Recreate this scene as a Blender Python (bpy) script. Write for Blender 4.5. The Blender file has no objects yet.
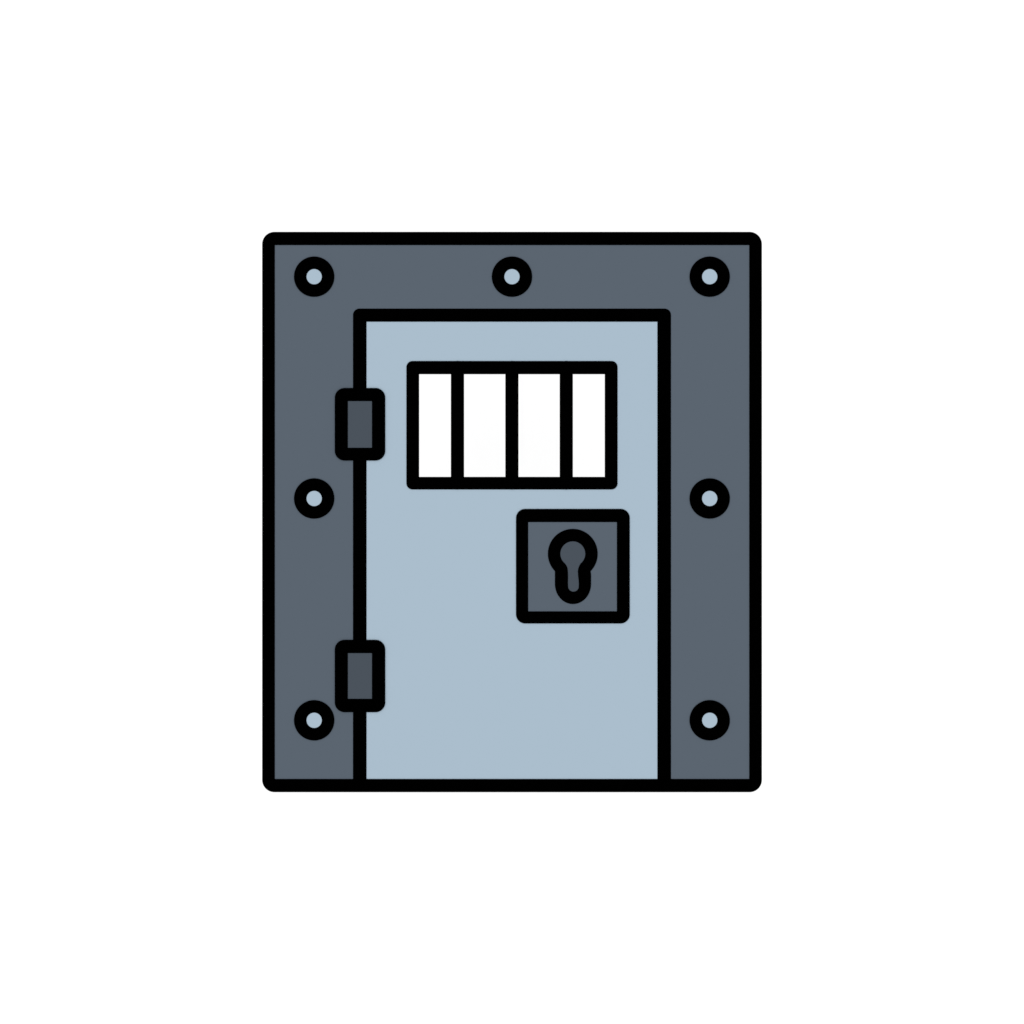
import bpy, bmesh, math
from math import pi, cos, sin

# ---------------------------------------------------------------- scale: 4 mm of steel per pixel of the picture
S = 0.004
def P(x, y):
    return ((x - 512.0) * S, (512.0 - y) * S)

scene = bpy.context.scene
COL = scene.collection
E = 1.34                                    # light level falling on the front (studio white)

# ---------------------------------------------------------------- materials
def srgb(c):
    c /= 255.0
    return c / 12.92 if c <= 0.04045 else ((c + 0.055) / 1.055) ** 2.4

def paint(name, rgb, rough=1.0, vary=0.002, scale=9.0):
    """matt paint on steel: a base colour with a very faint cloudy variation of the coat"""
    m = bpy.data.materials.new(name); m.use_nodes = True
    nt = m.node_tree; nt.nodes.clear()
    out = nt.nodes.new('ShaderNodeOutputMaterial')
    b = nt.nodes.new('ShaderNodeBsdfPrincipled')
    b.inputs['Roughness'].default_value = rough
    b.inputs['Specular IOR Level'].default_value = 0.0
    tc = nt.nodes.new('ShaderNodeTexCoord')
    n = nt.nodes.new('ShaderNodeTexNoise')
    n.inputs['Scale'].default_value = scale
    n.inputs['Detail'].default_value = 3.0
    r = nt.nodes.new('ShaderNodeMapRange')
    r.inputs['From Min'].default_value = 0.3; r.inputs['From Max'].default_value = 0.7
    r.inputs['To Min'].default_value = 1.0 - vary; r.inputs['To Max'].default_value = 1.0 + vary
    v = nt.nodes.new('ShaderNodeVectorMath'); v.operation = 'SCALE'
    v.inputs[0].default_value = rgb
    nt.links.new(tc.outputs['Object'], n.inputs['Vector'])
    nt.links.new(n.outputs['Fac'], r.inputs['Value'])
    nt.links.new(r.outputs['Result'], v.inputs['Scale'])
    nt.links.new(v.outputs['Vector'], b.inputs['Base Color'])
    nt.links.new(b.outputs['BSDF'], out.inputs['Surface'])
    return m

def lin(r, g, b):
    return (srgb(r) / E, srgb(g) / E, srgb(b) / E)

BLACK = paint('black_paint', (0.0001, 0.0001, 0.0001))
SLATE = paint('slate_grey_paint', lin(91.2, 101.2, 112.2))
PALE = paint('pale_blue_paint', lin(171.2, 190.2, 205.2))
PALE2 = paint('pale_blue_steel', lin(172, 191, 206))
DARK = paint('dark_grey_paint', lin(75, 83, 92))
WHITE = paint('white_wall_paint', (0.88, 0.88, 0.88), vary=0.002, scale=1.5)

# ---------------------------------------------------------------- outlines (all in picture units)
def rect(x0, y0, x1, y1, r=0.0, n=10):
    if r <= 0:
        return [(x0, y0), (x1, y0), (x1, y1), (x0, y1)]
    pts = []
    for cx, cy, a0 in ((x1 - r, y0 + r, -90), (x1 - r, y1 - r, 0), (x0 + r, y1 - r, 90), (x0 + r, y0 + r, 180)):
        for k in range(n + 1):
            a = math.radians(a0 + 90.0 * k / n)
            pts.append((cx + r * cos(a), cy + r * sin(a)))
    return pts

def circle(cx, cy, r, n=72):
    return [(cx + r * cos(2 * pi * k / n), cy + r * sin(2 * pi * k / n)) for k in range(n)]

def slab(name, loops, y_front, y_back, mat, parent=None, ox=0.0, oy=0.0):
    """solid plate cut to the given loops (outer first, holes after), from y_front to y_back"""
    cu = bpy.data.curves.new(name + '_outline', 'CURVE')
    cu.dimensions = '2D'; cu.fill_mode = 'BOTH'
    cu.extrude = (y_back - y_front) / 2.0
    for lp in loops:
        sp = cu.splines.new('POLY'); sp.points.add(len(lp) - 1)
        for p, (px, py) in zip(sp.points, lp):
            X, Z = P(px, py)
            p.co = (X - ox, Z - oy, 0.0, 1.0)
        sp.use_cyclic_u = True
    tmp = bpy.data.objects.new(name + '_tmp', cu); COL.objects.link(tmp)
    dg = bpy.context.evaluated_depsgraph_get()
    me = bpy.data.meshes.new_from_object(tmp.evaluated_get(dg))
    bpy.data.objects.remove(tmp); bpy.data.curves.remove(cu)
    mid = (y_front + y_back) / 2.0
    for v in me.vertices:                   # curve plane XY -> world XZ
        x, z, d = v.co
        v.co = (x, mid - d, z)
    bm = bmesh.new(); bm.from_mesh(me)
    bmesh.ops.remove_doubles(bm, verts=bm.verts, dist=1e-6)
    bmesh.ops.recalc_face_normals(bm, faces=bm.faces)
    bm.to_mesh(me); bm.free()
    me.name = name
    me.materials.clear(); me.materials.append(mat)
    o = bpy.data.objects.new(name, me); COL.objects.link(o)
    if parent: o.parent = parent
    return o

# ---------------------------------------------------------------- the setting: one white wall far behind
def backdrop():
    me = bpy.data.meshes.new('backdrop'); bm = bmesh.new()
    bmesh.ops.create_grid(bm, x_segments=1, y_segments=1, size=30.0)
    for v in bm.verts:
        v.co = (v.co.x, 8.0, v.co.y)
    ex = bmesh.ops.extrude_face_region(bm, geom=bm.faces[:])
    for g in ex['geom']:
        if isinstance(g, bmesh.types.BMVert): g.co.y += 0.2
    bmesh.ops.recalc_face_normals(bm, faces=bm.faces)
    bm.to_mesh(me); bm.free(); me.materials.append(WHITE)
    o = bpy.data.objects.new('backdrop', me); COL.objects.link(o)
    o['kind'] = 'structure'
backdrop()

# ---------------------------------------------------------------- the prison door
door = bpy.data.objects.new('prison_door', None); COL.objects.link(door)
door.empty_display_size = 0.3
base_z = P(0, 792)[1]
door.location = (0.0, 0.0, base_z)
door['label'] = 'slate grey riveted prison door with pale blue leaf, barred window and keyhole'
door['category'] = 'door'
door['kind'] = 'thing'
ROOT_OY = base_z
def part(name, loops, yf, yb, mat, parent=None, label=None):
    o = slab(name, loops, yf, yb, mat, parent or door, 0.0, ROOT_OY)
    if label: o['label'] = label
    return o

L, R_, T, B = 262.15, 761.9, 231.85, 792.2            # outer edge of the black border
iL, iR, iT, iB = 274.85, 749.25, 245.1, 778.95         # its inner edge
dL, dR, dT = 353.0, 671.0, 308.6                    # outer edge of the door surround
pL, pR, pT = 366.55, 657.4, 321.75                    # its inner edge

# riveted frame: grey plate, black border round it, black surround of the doorway
frame = part('door_frame', [[(dL + 5, iB + 5), (iL - 5, iB + 5), (iL - 5, iT - 5), (iR + 5, iT - 5), (iR + 5, iB + 5),
                             (dR - 5, iB + 5), (dR - 5, dT + 5), (dL + 5, dT + 5)]], 0.0, 0.110, SLATE,
             label='slate grey steel surround with seven bolts')
part('border', [rect(L, T, R_, B, 12.3, 14), rect(iL, iT, iR, iB)], -0.002, 0.114, BLACK, frame)
sur = []
r = 6.4
sur += [(dL, iB + 2)]
sur += [(dL + r - r * cos(a), dT + r - r * sin(a)) for a in [math.radians(90 * k / 8) for k in range(9)]]
sur += [(dR - r + r * sin(a), dT + r - r * cos(a)) for a in [math.radians(90 * k / 8) for k in range(9)]]
sur += [(dR, iB + 2), (pR, iB + 2), (pR, pT), (pL, pT), (pL, iB + 2)]
part('doorway_trim', [sur], -0.0014, 0.112, BLACK, frame)

# door leaf with its window opening
wL, wR, wT, wB = 406.4, 617.6, 361.0, 489.5
vL, vR, vT, vB = 419.05, 604.85, 374.05, 476.85
leaf = part('door_leaf', [rect(pL - 4, pT - 4, pR + 4, iB + 4), rect(wL + 6, wT + 6, wR - 6, wB - 6)], 0.0, 0.050, PALE,
            label='pale blue steel leaf with barred window opening')
win = part('window', [rect(wL, wT, wR, wB, 6.2), rect(vL, vT, vR, vB)], -0.002, 0.053, BLACK,
           label='small barred window in a black frame')
def capsule(cx, w, y0, y1, n=16):
    q = w / 2.0
    return ([(cx + q * cos(a), y0 + q - q * sin(a)) for a in [pi * k / n for k in range(n + 1)]] +
            [(cx - q * cos(a), y1 - q + q * sin(a)) for a in [pi * k / n for k in range(n + 1)]])
for cx in (457.45, 511.9, 566.3):
    part('bar', [capsule(cx, 13.2, 360.85, 489.65)], -0.0032, 0.030, BLACK, win)

# lock plate and keyhole
lock = part('lock', [rect(521.0, 514.5, 624.5, 618.5)], -0.0010, 0.020, SLATE, label='square grey lock plate with keyhole')
part('lock_border', [rect(516.0, 508.9, 629.8, 623.5, 9.2), rect(528.2, 522.1, 616.9, 611.3)], -0.0026, 0.021, BLACK, lock)
kx, ky = 572.8, 553.8
Ro, Ri = 24.95, 12.45
# outer outline of the keyhole rim: round head running into a rounded stem
ko = []
a_end = math.acos(17.5 / Ro)                                    # where the head meets the stem
n = 48
for k in range(n + 1):                                          # over the top, from left junction to right junction
    a = (pi + a_end - 0.02) - (2 * (a_end - 0.02) + pi) * k / n     # picture y grows downwards
    ko.append((kx + Ro * cos(a), ky - Ro * sin(a)))
ko += [(591.1, 574.0), (591.1, 582.0)]
for k in range(0, 21):
    a = pi * k / 20
    ko.append((kx + 0.2 + 18.1 * cos(a), 584.0 + 20.1 * sin(a) ** 1.0))
ko += [(554.9, 582.0), (554.9, 574.0)]
# inner outline
ki = []
b0 = math.radians(52)
for k in range(n + 1):
    a = (pi + b0) - (2 * b0 + pi) * k / n
    ki.append((kx + Ri * cos(a), ky - Ri * sin(a)))
ki += [(579.2, 566.0), (578.3, 568.2), (577.8, 571.5), (578.1, 576.0), (578.7, 581.0), (578.8, 584.0)]
for k in range(1, 16):
    a = pi * k / 16
    ki.append((573.45 + 5.35 * cos(a), 586.3 + 5.35 * sin(a)))
ki += [(568.0, 584.0), (568.1, 576.0), (567.9, 571.0), (567.4, 567.6), (566.3, 565.3)]
part('keyhole_rim', [ko, ki], -0.0026, 0.0195, BLACK, lock)
part('keyhole', [[(kx + (x - kx) * 1.12, ky + 12 + (y - ky - 12) * 1.06) for x, y in ki]], -0.0016, 0.019, DARK, lock,
     label='dark grey keyhole cylinder face')

# hinges: black knuckle block with a dark grey leaf let into it
def hinge(y0, y1, i0, i1):
    h = part('hinge', [rect(334.8, y0, 385.3, y1, 9.8), rect(347.9, i0, 372.0, i1)], -0.0042, 0.030, BLACK)
    part('hinge_plate', [rect(344.0, i0 - 3.5, 375.5, i1 + 3.5)], -0.0028, 0.028, DARK, h)
    return h
hinge(388.0, 460.6, 401.1, 447.8)
hinge(639.8, 712.2, 653.1, 698.8)

# bolts: black washer ring with a pale head
def head_mesh(rad, y_f, y_b):
    """button head: flat middle with a slightly eased edge"""
    bm = bmesh.new(); n = 64
    prof = [(rad, y_b), (rad, y_f + 0.0006), (rad - 0.0006, y_f + 0.0001), (rad - 0.0016, y_f)]
    rings = [[bm.verts.new((q * cos(2 * pi * k / n), y, q * sin(2 * pi * k / n))) for k in range(n)] for q, y in prof]
    for a, b in zip(rings, rings[1:]):
        for k in range(n):
            bm.faces.new((a[k], a[(k + 1) % n], b[(k + 1) % n], b[k]))
    bm.faces.new(rings[0]); bm.faces.new(rings[-1])
    bmesh.ops.recalc_face_normals(bm, faces=bm.faces)
    me = bpy.data.meshes.new('bolt_head'); bm.to_mesh(me); bm.free(); me.materials.append(PALE2)
    return me
wash0 = slab('bolt', [circle(512, 512, 20.2), circle(512, 512, 7.65)], -0.0028, 0.006, BLACK)
head_me = head_mesh(8.6 * S, -0.0020, 0.0055)
spots = [(314.2, 276.7), (512.0, 276.7), (709.7, 276.7), (314.2, 498.5), (709.7, 498.5), (314.2, 720.3), (709.7, 720.3)]
for i, (x, y) in enumerate(spots):
    w = wash0 if i == 0 else wash0.copy()
    if i: COL.objects.link(w)
    X, Z = P(x, y)
    w.parent = door; w.location = (X, 0.0, Z - ROOT_OY)
    hd = bpy.data.objects.new('bolt_head', head_me); COL.objects.link(hd); hd.parent = w

# ---------------------------------------------------------------- light: even white studio light and one soft frontal lamp
world = bpy.data.worlds.new('World'); scene.world = world; world.use_nodes = True
bg = world.node_tree.nodes['Background']
bg.inputs['Color'].default_value = (1, 1, 1, 1)
bg.inputs['Strength'].default_value = E - 0.2

ld = bpy.data.lights.new('front_softbox', 'AREA')
ld.shape = 'SQUARE'; ld.size = 8.0
D = 28.0
ld.energy = 0.2 * pi * pi * D * D            # adds about 0.2 to the light on the door
lo = bpy.data.objects.new('front_softbox', ld); COL.objects.link(lo)
lo.location = (0, -D, 0); lo.rotation_euler = (math.radians(90), 0, 0)

# ---------------------------------------------------------------- camera
cd = bpy.data.cameras.new('camera')
CD = 34.0
cd.sensor_width = 36.0; cd.lens = 36.0 * CD / (1024 * S)
cd.clip_start = 0.5; cd.clip_end = 300.0
cam = bpy.data.objects.new('camera', cd); COL.objects.link(cam)
cam.location = (0, -CD, 0); cam.rotation_euler = (math.radians(90), 0, 0)
scene.camera = cam

vs = scene.view_settings
scene.display_settings.display_device = 'sRGB'
vs.view_transform = 'Standard'; vs.look = 'None'; vs.exposure = 0.0; vs.gamma = 1.0; vs.use_curve_mapping = False
scene.render.resolution_x = 1024; scene.render.resolution_y = 1024
scene.render.film_transparent = False
